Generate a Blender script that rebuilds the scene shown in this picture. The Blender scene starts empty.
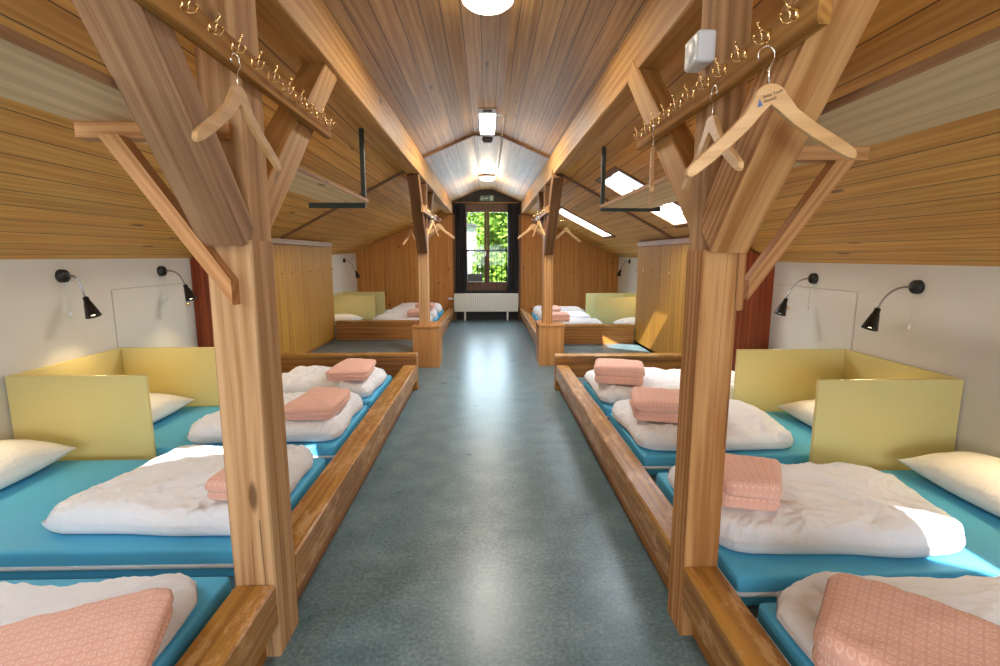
import bpy, bmesh, math, random
from mathutils import Vector, Matrix, noise
from mathutils.bvhtree import BVHTree
random.seed(7)
SC = bpy.context.scene
COL = SC.collection
V = Vector

# ------------------------------------------------------------------ helpers
def wloc(o):
    p = V((0, 0, 0))
    while o is not None:
        p += o.location
        o = o.parent
    return p

def basis(ax):
    a = {'x': V((1, 0, 0)), 'y': V((0, 1, 0)), 'z': V((0, 0, 1))}[ax] if isinstance(ax, str) else ax
    a = V(a).normalized()
    up = V((0, 0, 1)) if abs(a.z) < .9 else V((1, 0, 0))
    b = a.cross(up).normalized()
    c = a.cross(b).normalized()
    return a, b, c

def obj(name, bm, mat, parent=None, grain=None, smooth=False, gcf=None):
    """link a bmesh (world coordinates) as one mesh object under parent"""
    if grain is not None:
        a, b, c = basis(grain)
        off = V((random.uniform(-9, 9), random.uniform(-9, 9), random.uniform(-9, 9)))
        g = [V((v.co.dot(a), v.co.dot(b), v.co.dot(c))) + off for v in bm.verts]
    elif gcf is not None:
        g = [gcf(v.co) for v in bm.verts]
    else:
        lay = bm.verts.layers.float_vector.get('g')
        g = [V(v[lay]) for v in bm.verts] if lay else None
    if parent is not None:
        d = wloc(parent)
        for v in bm.verts:
            v.co -= d
    me = bpy.data.meshes.new(name)
    bm.normal_update()
    bm.to_mesh(me)
    bm.free()
    if g is not None:
        at = me.attributes.new('gc', 'FLOAT_VECTOR', 'POINT')
        at.data.foreach_set('vector', [x for v in g for x in v])
    if smooth:
        for p in me.polygons:
            p.use_smooth = True
    if mat is not None:
        me.materials.append(mat)
    o = bpy.data.objects.new(name, me)
    COL.objects.link(o)
    o.parent = parent
    return o

def tag(o, label, cat, group=None, kind=None):
    o['label'] = label
    o['category'] = cat
    if group: o['group'] = group
    if kind: o['kind'] = kind
    return o

def thing(name, label, cat, loc=(0, 0, 0), group=None):
    o = bpy.data.objects.new(name, None)
    o.empty_display_size = .05
    COL.objects.link(o)
    o.location = loc
    return tag(o, label, cat, group)

def struct(o):
    o['kind'] = 'structure'
    return o

def copy_tree(o, loc=None, parent=None):
    c = o.copy()
    COL.objects.link(c)
    c.parent = parent
    if loc is not None: c.location = loc
    for ch in list(o.children):
        copy_tree(ch, None, c)
    return c

def new(): return bmesh.new()

def box(bm, x0, x1, y0, y1, z0, z1, bev=0.0, seg=1):
    m = bmesh.new()
    bmesh.ops.create_cube(m, size=1)
    for v in m.verts:
        v.co = V(((x0 + x1) / 2 + v.co.x * (x1 - x0), (y0 + y1) / 2 + v.co.y * (y1 - y0), (z0 + z1) / 2 + v.co.z * (z1 - z0)))
    if bev > 0:
        bmesh.ops.bevel(m, geom=m.edges[:], offset=bev, segments=seg, affect='EDGES', profile=.5)
    join(bm, m)
    return bm

def join(bm, m):
    vm = {}
    for v in m.verts:
        vm[v.index if False else v] = bm.verts.new(v.co)
    for f in m.faces:
        try: bm.faces.new([vm[v] for v in f.verts])
        except ValueError: pass
    m.free()

def beam_bm(p0, p1, w, h, side=(1, 0, 0), bev=.006, hew=.0, seed=0):
    """timber from p0 to p1; w along side, h across; hew wobbles it a little"""
    p0, p1 = V(p0), V(p1)
    d = (p1 - p0); L = d.length; d.normalize()
    s = V(side); s = (s - d * s.dot(d)).normalized()
    u = d.cross(s).normalized()
    n = max(2, int(L / .12)) if hew else 1
    bm = new()
    rings = []
    c = bev
    prof = [(-w/2 + c, -h/2), (w/2 - c, -h/2), (w/2, -h/2 + c), (w/2, h/2 - c), (w/2 - c, h/2), (-w/2 + c, h/2), (-w/2, h/2 - c), (-w/2, -h/2 + c)]
    for i in range(n + 1):
        t = i / n
        r = []
        for k, (a, b) in enumerate(prof):
            q = V((t * L * 2.0, k * 3.1 + seed * 7.7, seed))
            j = noise.noise(q) * hew
            j2 = noise.noise(q + V((31, 5, 2))) * hew
            r.append(bm.verts.new(p0 + d * (t * L) + s * (a + j * (1 if a > 0 else -1)) + u * (b + j2 * (1 if b > 0 else -1))))
        rings.append(r)
    for i in range(n):
        for k in range(8):
            bm.faces.new([rings[i][k], rings[i][(k+1) % 8], rings[i+1][(k+1) % 8], rings[i+1][k]])
    bm.faces.new(list(reversed(rings[0])))
    bm.faces.new(rings[-1])
    bmesh.ops.recalc_face_normals(bm, faces=bm.faces[:])
    return bm

def prism(bm, pts, axis, a0, a1):
    """2-D polygon extruded along an axis: axis 'x' -> pts (y,z); 'y' -> (x,z); 'z' -> (x,y)"""
    def P(p, a):
        return V((a, p[0], p[1])) if axis == 'x' else V((p[0], a, p[1])) if axis == 'y' else V((p[0], p[1], a))
    A = [bm.verts.new(P(p, a0)) for p in pts]
    B = [bm.verts.new(P(p, a1)) for p in pts]
    n = len(pts)
    fs = [bm.faces.new(A), bm.faces.new(list(reversed(B)))]
    for i in range(n):
        fs.append(bm.faces.new([A[i], B[i], B[(i+1) % n], A[(i+1) % n]]))
    bmesh.ops.recalc_face_normals(bm, faces=fs)
    return bm

def tube(bm, pts, r, n=8, cap=True):
    pts = [V(p) for p in pts]
    rr = r if isinstance(r, (list, tuple)) else [r] * len(pts)
    rings = []
    pu = None
    for i, p in enumerate(pts):
        d = (pts[min(i+1, len(pts)-1)] - pts[max(i-1, 0)]).normalized()
        if pu is None:
            pu = d.orthogonal().normalized()
        u = (pu - d * pu.dot(d))
        u = u.normalized() if u.length > 1e-6 else d.orthogonal().normalized()
        pu = u
        w = d.cross(u)
        rings.append([bm.verts.new(p + (u * math.cos(2*math.pi*k/n) + w * math.sin(2*math.pi*k/n)) * rr[i]) for k in range(n)])
    for i in range(len(pts) - 1):
        for k in range(n):
            bm.faces.new([rings[i][k], rings[i][(k+1) % n], rings[i+1][(k+1) % n], rings[i+1][k]])
    if cap:
        bm.faces.new(list(reversed(rings[0]))); bm.faces.new(rings[-1])
    return bm

def lathe(bm, prof, origin, axis=(0, 0, 1), n=20):
    """prof: list of (r, t) along the axis"""
    o = V(origin); a = V(axis).normalized(); u = a.orthogonal().normalized(); w = a.cross(u)
    rings = []
    for r, t in prof:
        rings.append([bm.verts.new(o + a * t + (u * math.cos(2*math.pi*k/n) + w * math.sin(2*math.pi*k/n)) * max(r, 1e-5)) for k in range(n)])
    for i in range(len(prof) - 1):
        for k in range(n):
            bm.faces.new([rings[i][k], rings[i][(k+1) % n], rings[i+1][(k+1) % n], rings[i+1][k]])
    bmesh.ops.recalc_face_normals(bm, faces=bm.faces[:])
    return bm

def bez(p0, p1, p2, p3, n=10):
    p0, p1, p2, p3 = map(V, (p0, p1, p2, p3))
    return [p0*(1-t)**3 + p1*3*t*(1-t)**2 + p2*3*t*t*(1-t) + p3*t**3 for t in [i/n for i in range(n+1)]]

def srgb(r, g, b):
    f = lambda c: (c/255/12.92) if c/255 <= .04045 else ((c/255+.055)/1.055)**2.4
    return (f(r), f(g), f(b), 1)

# ------------------------------------------------------------------ materials
class NT:
    def __init__(s, name):
        s.m = bpy.data.materials.new(name); s.m.use_nodes = True
        s.t = s.m.node_tree; s.n = s.t.nodes; s.l = s.t.links
        s.b = s.n['Principled BSDF']
    def add(s, typ, **kw):
        nd = s.n.new(typ)
        for k, v in kw.items():
            if k in nd.bl_rna.properties: setattr(nd, k, v)
        return nd
    def link(s, a, b): s.l.new(a, b)
    def math(s, op, a, b=None, c=None):
        nd = s.add('ShaderNodeMath', operation=op)
        for i, x in enumerate((a, b, c)):
            if x is None: continue
            if isinstance(x, (int, float)): nd.inputs[i].default_value = x
            else: s.link(x, nd.inputs[i])
        return nd.outputs[0]
    def vscale(s, vec, sc, off=(0, 0, 0)):
        nd = s.add('ShaderNodeMapping'); nd.inputs['Scale'].default_value = sc; nd.inputs['Location'].default_value = off
        s.link(vec, nd.inputs['Vector']); return nd.outputs[0]
    def noise(s, vec, scale=1, detail=3, rough=.55, dist=0):
        nd = s.add('ShaderNodeTexNoise'); nd.inputs['Scale'].default_value = scale; nd.inputs['Detail'].default_value = detail
        nd.inputs['Roughness'].default_value = rough; nd.inputs['Distortion'].default_value = dist
        s.link(vec, nd.inputs['Vector']); return nd.outputs[0]
    def ramp(s, fac, stops):
        nd = s.add('ShaderNodeValToRGB'); e = nd.color_ramp.elements
        while len(e) < len(stops): e.new(.5)
        for el, (p, c) in zip(e, stops):
            el.position = p; el.color = c if len(c) == 4 else (*c, 1)
        s.link(fac, nd.inputs[0]); return nd.outputs[0]
    def mix(s, fac, a, b, typ='MIX'):
        nd = s.add('ShaderNodeMix', data_type='RGBA', blend_type=typ)
        for sock, x in ((nd.inputs[0], fac), (nd.inputs[6], a), (nd.inputs[7], b)):
            if isinstance(x, (int, float)): sock.default_value = x
            elif isinstance(x, tuple): sock.default_value = x
            else: s.link(x, sock)
        return nd.outputs[2]
    def bump(s, h, strength=.3, dist=.01):
        nd = s.add('ShaderNodeBump'); nd.inputs['Strength'].default_value = strength; nd.inputs['Distance'].default_value = dist
        s.link(h, nd.inputs['Height']); s.link(nd.outputs[0], s.b.inputs['Normal'])
    def attr(s):
        nd = s.add('ShaderNodeAttribute'); nd.attribute_name = 'gc'; return nd.outputs['Vector']
    def objc(s): return s.add('ShaderNodeTexCoord').outputs['Object']

def wood(name, light, dark, knot=(.10, .045, .015, 1), rough=.55, board=0, tone=.25, knots=.5, ring=16, worn=None, spec=.4, groove=.35, knotsize=.16, bump=.25, ringw=.13, kscale=(2.1, 7.5), crack=0):
    n = NT(name)
    g = n.attr()
    if board:
        sx = n.add('ShaderNodeSeparateXYZ'); n.link(g, sx.inputs[0])
        yb = n.math('DIVIDE', sx.outputs[1], board)
        idx = n.math('FLOOR', yb)
        wn = n.add('ShaderNodeTexWhiteNoise', noise_dimensions='1D'); n.link(idx, wn.inputs['W'])
        off = n.add('ShaderNodeVectorMath', operation='SCALE'); n.link(wn.outputs['Color'], off.inputs[0]); off.inputs['Scale'].default_value = 37
        va = n.add('ShaderNodeVectorMath', operation='ADD'); n.link(g, va.inputs[0]); n.link(off.outputs[0], va.inputs[1])
        g2 = va.outputs[0]
        fr = n.math('FRACT', yb)
        edge = n.math('MINIMUM', fr, n.math('SUBTRACT', 1.0, fr))
        gr = n.math('LESS_THAN', edge, .024)
    else:
        g2 = g
    fine = n.noise(n.vscale(g2, (1.3, 55, 55)), 1, 4, .65)
    mid = n.noise(n.vscale(g2, (.5, 13, 13), (3, 1, 7)), 1, 3, .6, .6)
    wv = n.add('ShaderNodeTexWave', wave_type='RINGS', rings_direction='X', wave_profile='SIN')
    wv.inputs['Scale'].default_value = ring; wv.inputs['Distortion'].default_value = 9; wv.inputs['Detail'].default_value = 3
    wv.inputs['Detail Scale'].default_value = .55; wv.inputs['Detail Roughness'].default_value = .6
    n.link(n.vscale(g2, (.09, .8, .8), (0, .37, .21)), wv.inputs['Vector'])
    f = n.math('ADD', n.math('ADD', n.math('MULTIPLY', fine, .5), n.math('MULTIPLY', mid, .45)), n.math('MULTIPLY_ADD', wv.outputs['Fac'], ringw, -ringw*.5))
    col = n.ramp(f, [(.34, dark), (.60, light)])
    big = n.noise(n.vscale(g2, (.7, 3, 3)), 1, 2)
    col = n.mix(n.math('MULTIPLY', big, .35), col, n.mix(1.0, col, (.62, .52, .42, 1), 'MULTIPLY'))
    if board:
        tn = n.math('MULTIPLY_ADD', wn.outputs['Value'], tone, 1 - tone * .6)
        cx = n.add('ShaderNodeCombineColor')
        for i in range(3): n.link(tn, cx.inputs[i])
        col = n.mix(1.0, col, cx.outputs[0], 'MULTIPLY')
    if knots > 0:
        vo = n.add('ShaderNodeTexVoronoi'); vo.inputs['Scale'].default_value = 1
        n.link(n.vscale(g2, (kscale[0], kscale[1], kscale[1])), vo.inputs['Vector'])
        sel = n.add('ShaderNodeSeparateColor'); n.link(vo.outputs['Color'], sel.inputs[0])
        k = n.math('SMOOTH_MIN', 1.0, 1.0, 0.0)
        kd = n.add('ShaderNodeMapRange', interpolation_type='SMOOTHSTEP'); n.link(vo.outputs['Distance'], kd.inputs[0])
        kd.inputs[1].default_value = knotsize * .45; kd.inputs[2].default_value = knotsize; kd.inputs[3].default_value = 1; kd.inputs[4].default_value = 0
        kk = n.math('MULTIPLY', kd.outputs[0], n.math('LESS_THAN', sel.outputs[0], knots))
        col = n.mix(n.math('MULTIPLY', kk, .8), col, knot)
    if crack:
        cn = n.noise(n.vscale(g2, (.35, 16, 16), (5, 2, 1)), 1, 0, .5)
        cm = n.math('GREATER_THAN', n.noise(n.vscale(g2, (.8, 4, 4), (1, 8, 4)), 1, 1), .60)
        ck = n.math('MULTIPLY', n.math('LESS_THAN', n.math('ABSOLUTE', n.math('SUBTRACT', cn, .5)), .006), cm)
        col = n.mix(n.math('MULTIPLY', ck, .7), col, (.05, .028, .014, 1))
    h = f
    if board:
        col = n.mix(n.math('MULTIPLY', gr, 1 - groove * .5), col, (.02, .01, .005, 1))
        h = n.math('SUBTRACT', n.math('MULTIPLY', f, .25), n.math('MULTIPLY', gr, 1.0))
    if worn:
        wn2 = n.noise(n.vscale(g, (5, 14, 14)), 1, 6, .7)
        wf = n.ramp(wn2, [(.52, (0, 0, 0, 1)), (.59, (1, 1, 1, 1))])
        col = n.mix(n.math('MULTIPLY', wf, .75), col, worn)
    n.link(col, n.b.inputs['Base Color'])
    n.b.inputs['Roughness'].default_value = rough
    n.b.inputs['Specular IOR Level'].default_value = spec
    n.bump(h, bump, .006)
    return n.m

def plain(name, c, rough=.5, metal=0, bump=0, bscale=60, spec=.5, var=0, emit=None, es=0):
    n = NT(name)
    n.b.inputs['Base Color'].default_value = c
    n.b.inputs['Roughness'].default_value = rough; n.b.inputs['Metallic'].default_value = metal
    n.b.inputs['Specular IOR Level'].default_value = spec
    o = n.objc()
    if var:
        t = n.noise(o, 2.3, 5)
        n.link(n.mix(t, tuple(x*(1-var) for x in c[:3]) + (1,), tuple(min(1, x*(1+var*.6)) for x in c[:3]) + (1,)), n.b.inputs['Base Color'])
    if bump: n.bump(n.noise(o, bscale, 4), bump, .004)
    if emit:
        n.b.inputs['Emission Color'].default_value = emit; n.b.inputs['Emission Strength'].default_value = es
    return n.m

M = {}
M['post'] = wood('post_pine', srgb(208, 168, 124), srgb(172, 128, 84), rough=.7, crack=1, knots=.4, ring=10, spec=.25, ringw=.16)
M['post_old'] = wood('weathered_pine', srgb(208, 166, 122), srgb(164, 122, 82), rough=.75, crack=1, knots=.25, ring=9, spec=.2, ringw=.16)
M['brace'] = wood('brace_pine', srgb(180, 142, 106), srgb(134, 98, 68), rough=.7, crack=1, knots=.25, ring=8, spec=.25, ringw=.16)
M['post_warm'] = wood('warm_pine', srgb(206, 156, 102), srgb(166, 112, 62), rough=.7, knots=.45, ring=12, spec=.25, ringw=.24, crack=1)
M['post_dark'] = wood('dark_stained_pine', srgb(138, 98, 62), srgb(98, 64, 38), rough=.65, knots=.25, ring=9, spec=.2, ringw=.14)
M['purlin'] = wood('purlin_pine', srgb(206, 160, 98), srgb(168, 118, 62), rough=.6, knots=.4, ring=9, spec=.3)
M['rail'] = wood('varnished_rail', srgb(190, 138, 62), srgb(142, 94, 36), rough=.4, knots=.3, ring=9, worn=srgb(200, 158, 110), spec=.5)
M['railside'] = wood('varnished_board', srgb(188, 128, 54), srgb(140, 86, 30), rough=.42, knots=.3, ring=9, spec=.5)
M['ceil'] = wood('ceiling_boards', srgb(208, 162, 104), srgb(166, 118, 66), rough=.5, board=.118, tone=.3, knots=.4, spec=.32, ring=11, ringw=.12, kscale=(1.7, 8.5))
M['roof'] = wood('roof_boards', srgb(232, 178, 96), srgb(200, 140, 62), rough=.5, board=.125, tone=.24, knots=.35, spec=.4, ring=11, ringw=.1, kscale=(1.7, 8))
M['gable'] = wood('gable_boards', srgb(214, 150, 74), srgb(184, 118, 50), rough=.5, board=.11, tone=.14, knots=.4, spec=.4, ring=12, knotsize=.2, ringw=.1, groove=1.2, kscale=(3.6, 5))
M['locker'] = wood('locker_boards', srgb(200, 150, 62), srgb(174, 124, 44), rough=.6, board=.106, tone=.1, knots=.0, spec=.25, ring=12, groove=.5, ringw=.06)
M['lockertrim'] = wood('locker_trim', srgb(196, 152, 98), srgb(164, 120, 70), rough=.5, knots=.1)
M['red'] = wood('reddish_panel', srgb(160, 72, 30), srgb(120, 48, 18), rough=.45, knots=.0, ring=8)
M['shelf'] = wood('pale_plank', srgb(240, 216, 172), srgb(214, 186, 140), rough=.6, knots=.3, ring=5, spec=.3)
M['tie'] = wood('bracket_wood', srgb(208, 154, 100), srgb(168, 112, 62), rough=.6, knots=.1)
M['hookrail'] = wood('hook_rail', srgb(196, 146, 78), srgb(150, 102, 48), rough=.75, knots=.2, spec=.15)
M['box'] = wood('plinth_ply', srgb(206, 148, 86), srgb(180, 120, 62), rough=.5, knots=.05, ring=5)
M['hanger'] = wood('hanger_beech', srgb(226, 184, 132), srgb(206, 160, 108), rough=.4, knots=0, ring=8)
M['darkwood'] = wood('dark_brown_frame', srgb(112, 80, 62), srgb(80, 54, 40), rough=.5, knots=0)
M['trim'] = wood('cover_batten', srgb(150, 108, 72), srgb(110, 74, 44), rough=.5, knots=0)
M['plaster'] = plain('white_plaster', srgb(226, 222, 212), .85, bump=.15, bscale=45, spec=.2, var=.04)
M['olive'] = plain('olive_laminate', srgb(222, 206, 140), .42, bump=.03, bscale=200, spec=.4, var=.05)
M['black'] = plain('black_metal', srgb(22, 22, 23), .38, spec=.5)
M['chrome'] = plain('chrome_wire', (.75, .72, .68, 1), .2, metal=1)
M['goose'] = plain('gooseneck_steel', (.35, .34, .33, 1), .3, metal=1)
M['brass'] = plain('brass', (.85, .62, .28, 1), .2, metal=1)
M['white'] = plain('white_plastic', srgb(232, 234, 236), .4)
M['cord'] = plain('white_cord', srgb(225, 222, 214), .6)
M['steel'] = plain('green_grey_steel', srgb(44, 52, 46), .5, spec=.4)
M['rad'] = plain('radiator_enamel', srgb(222, 222, 216), .4)
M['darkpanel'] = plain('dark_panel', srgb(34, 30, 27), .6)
M['railblack'] = plain('railing_black', srgb(18, 19, 21), .9, spec=.05)
M['housewhite'] = plain('house_render', srgb(215, 215, 215), .9, bump=.1)
M['greybox'] = plain('grey_planter', srgb(78, 80, 84), .8)
M['terrace'] = plain('terrace_concrete', srgb(190, 188, 182), .9, bump=.2)
M['gapline'] = plain('hatch_gap', srgb(176, 170, 158), .9)
M['grey'] = plain('grey_plastic', srgb(96, 92, 88), .5)
M['leaf'] = plain('leaf_green', srgb(120, 160, 50), .6, var=.5)
M['bark'] = plain('bark_brown', srgb(70, 55, 42), .9, bump=.6)
M['logo_blue'] = plain('logo_blue', srgb(70, 100, 150), .5)
M['ink'] = plain('logo_ink', srgb(70, 58, 40), .6)
M['signgreen'] = plain('sign_green', srgb(10, 70, 52), .4)
M['signwhite'] = plain('sign_white', srgb(150, 190, 170), .4)
M['tag'] = plain('care_tag', srgb(205, 216, 208), .7)
def lampmat(name, c, s):
    n = NT(name)
    n.b.inputs['Base Color'].default_value = (.9, .9, .88, 1); n.b.inputs['Roughness'].default_value = .3
    n.b.inputs['Emission Color'].default_value = c; n.b.inputs['Emission Strength'].default_value = s
    return n.m
M['opal'] = lampmat('opal_glass_lit', (1, .93, .8, 1), 5)
M['tubelit'] = lampmat('fluorescent_diffuser', (1, .97, .9, 1), 4)
M['bulb'] = lampmat('bulb_glow', (1, .8, .5, 1), 9)

def glassmat():
    n = NT('window_glass')
    tr = n.add('ShaderNodeBsdfTransparent'); gl = n.add('ShaderNodeBsdfGlossy'); gl.inputs['Roughness'].default_value = .02
    mx = n.add('ShaderNodeMixShader'); mx.inputs[0].default_value = .012
    n.link(tr.outputs[0], mx.inputs[1]); n.link(gl.outputs[0], mx.inputs[2])
    n.link(mx.outputs[0], n.n['Material Output'].inputs['Surface'])
    return n.m
M['glass'] = glassmat()

def floormat():
    n = NT('blue_grey_linoleum'); o = n.objc()
    a = n.noise(o, 60, 5, .7); b = n.noise(o, 5, 4, .6)
    f = n.math('ADD', n.math('MULTIPLY', a, .7), n.math('MULTIPLY', b, .4))
    col = n.ramp(f, [(.38, srgb(66, 90, 98)), (.55, srgb(96, 122, 130)), (.72, srgb(130, 154, 160))])
    n.link(col, n.b.inputs['Base Color'])
    n.link(n.math('MULTIPLY_ADD', b, .18, .22), n.b.inputs['Roughness'])
    n.b.inputs['Specular IOR Level'].default_value = .5
    n.bump(n.noise(o, 130, 3), .05, .002)
    return n.m
M['floor'] = floormat()

def clothmat(name, c, bscale=9, bstr=.35, weave=700, var=.04, sheen=.2, rough=.9):
    n = NT(name); o = n.objc()
    w = n.noise(o, bscale, 5, .6, .8)
    fine = n.noise(o, weave, 1)
    n.link(n.mix(w, tuple(x*(1-var) for x in c[:3]) + (1,), c), n.b.inputs['Base Color'])
    n.b.inputs['Roughness'].default_value = rough; n.b.inputs['Specular IOR Level'].default_value = .15
    n.b.inputs['Sheen Weight'].default_value = sheen
    n.bump(n.math('ADD', n.math('MULTIPLY', w, 1.0), n.math('MULTIPLY', fine, .06)), bstr, .02)
    return n.m
M['duvet'] = clothmat('white_duvet_cotton', srgb(238, 239, 244), 9, .6)
M['pillow'] = clothmat('white_pillow_cotton', srgb(240, 238, 232), 12, .6)
M['mattress'] = clothmat('turquoise_mattress_cover', srgb(92, 184, 226), 5, .06, 300, .06, 0, .55)
M['piping'] = clothmat('white_piping', srgb(225, 230, 235), 30, .1)
M['curtain'] = clothmat('navy_curtain', srgb(22, 22, 32), 8, .1)

def pinkmat():
    n = NT('salmon_ring_print'); g = n.attr()
    p = n.vscale(g, (42, 35, 1))
    sx = n.add('ShaderNodeSeparateXYZ'); n.link(p, sx.inputs[0])
    fx = n.math('SUBTRACT', n.math('FRACT', sx.outputs[0]), .5); fy = n.math('SUBTRACT', n.math('FRACT', sx.outputs[1]), .5)
    r = n.math('SQRT', n.math('ADD', n.math('MULTIPLY', fx, fx), n.math('MULTIPLY', n.math('MULTIPLY', fy, fy), 1.25)))
    ring = n.math('LESS_THAN', n.math('ABSOLUTE', n.math('SUBTRACT', r, .31)), .075)
    line = n.math('GREATER_THAN', n.math('MAXIMUM', n.math('ABSOLUTE', fx), n.math('ABSOLUTE', fy)), .475)
    base = n.mix(n.noise(g, 6, 3), srgb(226, 170, 152), srgb(236, 184, 164))
    col = n.mix(n.math('MULTIPLY', ring, .5), base, srgb(248, 214, 198))
    col = n.mix(n.math('MULTIPLY', line, .3), col, srgb(204, 142, 122))
    n.link(col, n.b.inputs['Base Color'])
    n.b.inputs['Roughness'].default_value = .9; n.b.inputs['Specular IOR Level'].default_value = .1; n.b.inputs['Sheen Weight'].default_value = .2
    o = n.objc()
    n.bump(n.math('ADD', n.noise(o, 14, 4, .6, .6), n.math('MULTIPLY', n.noise(g, 500, 1), .06)), .28, .015)
    return n.m
M['pink'] = pinkmat()

# ------------------------------------------------------------------ camera
F_PX, H = 500.0, 1.45
th = math.atan(77 / F_PX); yaw = math.atan(13 / F_PX * math.cos(th))
FW = V((math.sin(yaw)*math.cos(th), math.cos(yaw)*math.cos(th), -math.sin(th)))
RT = V((math.cos(yaw), -math.sin(yaw), 0)); UP = RT.cross(FW)
cd = bpy.data.cameras.new('camera'); cam = bpy.data.objects.new('camera', cd); COL.objects.link(cam)
cd.sensor_width = 36; cd.lens = 36 * F_PX / 1000; cd.clip_start = .05; cd.clip_end = 200
mw = Matrix((RT, UP, -FW)).transposed().to_4x4(); mw.translation = V((0, 0, H)); cam.matrix_world = mw
SC.camera = cam

# ------------------------------------------------------------------ shell
Y0, Y1 = -3.2, 11.4
XL, XR = -2.845, 2.72
def cl(t): return max(0, min(1, t))
def side(s, u, y):
    """roof lining: u=0 at the purlin, 1 at the knee wall"""
    if s < 0:
        t = cl((y - 7.8) / 3.6)
        x0, z0, x1, z1 = -.895, 2.46, XL - .085*t, 1.43 + .085*t
    else:
        t = cl((y - 7.4) / 4.0)
        x0, z0, x1, z1 = .868, 2.40, XR + .27*t, 1.395 + .035*t
    return V((x0 + (x1-x0)*u, y, z0 + (z1-z0)*u))
def u_of_x(s, x): return (abs(x) - (.895 if s < 0 else .868)) / ((-XL if s < 0 else XR) - (.895 if s < 0 else .868))

# skylights: side, x range, y range (opening in the lining); last two added out of view for sun patches
SKY = [(1, 1.20, 2.0, 4.66, 5.40), (1, 1.20, 2.0, 8.22, 8.98), (1, 1.20, 1.56, -.40, .10), (-1, 1.38, 2.0, .70, 1.05)]
def roof_side(s, name):
    sk = [k for k in SKY if k[0] == s]
    us = sorted(set([0, 1] + [round(u_of_x(s, x), 5) for k in sk for x in k[1:3]] + [i/8 for i in range(1, 8)]))
    ys = sorted(set([Y0, Y1, 7.4, 7.8] + [y for k in sk for y in k[3:5]] + [Y0 + i*(Y1-Y0)/16 for i in range(17)]))
    bm = new(); g = bm.verts.layers.float_vector.new('g'); P = {}
    for i, u in enumerate(us):
        for j, y in enumerate(ys):
            v = bm.verts.new(side(s, u, y)); v[g] = V((y + 20*s, u*2.19, 3.3*s)); P[i, j] = v
    for i in range(len(us)-1):
        for j in range(len(ys)-1):
            uc = (us[i]+us[i+1])/2; yc = (ys[j]+ys[j+1])/2
            if any(u_of_x(s, k[1]) < uc < u_of_x(s, k[2]) and k[3] < yc < k[4] for k in sk): continue
            q = [P[i, j], P[i+1, j], P[i+1, j+1], P[i, j+1]]
            bm.faces.new(q if s > 0 else list(reversed(q)))
    return struct(obj(name, bm, M['roof']))
roof_side(-1, 'ceiling_left'); roof_side(1, 'ceiling_right')

# central lining over the gangway: two slopes and a flat ridge strip
bm = new(); g = bm.verts.layers.float_vector.new('g')
PF = [(-.80, 2.605), (-.155, 2.885), (.155, 2.885), (.80, 2.605)]
dist = [0, .703, 1.013, 1.716]
rows = []
for y in (Y0, 6.22, Y1):
    r = []
    for (x, z), d in zip(PF, dist):
        v = bm.verts.new((x, y, z)); v[g] = V((y, d, 0)); r.append(v)
    rows.append(r)
for a, b in zip(rows, rows[1:]):
    for k in range(3): bm.faces.new([a[k], b[k], b[k+1], a[k+1]])
struct(obj('ceiling', bm, M['ceil']))

# floor
bm = new(); box(bm, -3.05, 3.05, Y0, Y1, -.08, 0)
struct(obj('floor', bm, M['floor']))

def wall_strip(name, s):
    bm = new()
    ys = [Y0, 2, 5, 7.4, 7.8, 9, 10.2, Y1]
    a = [side(s, 1, y) for y in ys]
    top = [bm.verts.new(p) for p in a]; bot = [bm.verts.new((p.x, p.y, 0)) for p in a]
    out = [bm.verts.new((p.x + s*.1, p.y, p.z)) for p in a]; outb = [bm.verts.new((p.x + s*.1, p.y, 0)) for p in a]
    for i in range(len(ys)-1):
        bm.faces.new([top[i], top[i+1], bot[i+1], bot[i]])
        bm.faces.new([out[i], outb[i], outb[i+1], out[i+1]])
        bm.faces.new([top[i], out[i], out[i+1], top[i+1]])
    bmesh.ops.recalc_face_normals(bm, faces=bm.faces[:])
    return struct(obj(name, bm, M['plaster']))
wall_strip('wall_left', -1); wall_strip('wall_right', 1)

# far gable: boarded either side, dark middle with the window opening
WX0, WX1, WZ0, WZ1 = -.57, .585, .68, 2.60
bm = new()
def gpoly(pts, y0=Y1, y1=Y1+.12): prism(bm, pts, 'y', y0, y1)
a, b = side(-1, 1, Y1), side(-1, 0, Y1)
gpoly([(a.x, 0), (-.76, 0), (-.76, 2.6), (b.x, 2.6), (b.x, b.z), (a.x, a.z)])
a, b = side(1, 1, Y1), side(1, 0, Y1)
gpoly([(.76, 0), (a.x, 0), (a.x, a.z), (b.x, b.z), (b.x, 2.6), (.76, 2.6)])
struct(obj('wall_back', bm, M['gable'], grain=None, gcf=lambda c: V((c.z, c.x + 11, 0))))
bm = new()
gpoly([(-.76, 0), (.76, 0), (.76, WZ0), (-.76, WZ0)]); gpoly([(-.76, WZ0), (WX0, WZ0), (WX0, WZ1), (-.76, WZ1)])  # below the window, shade is put into the dark colour
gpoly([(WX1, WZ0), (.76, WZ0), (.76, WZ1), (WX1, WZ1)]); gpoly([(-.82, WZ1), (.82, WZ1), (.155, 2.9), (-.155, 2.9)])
struct(obj('wall_back_centre', bm, M['darkpanel']))
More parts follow.
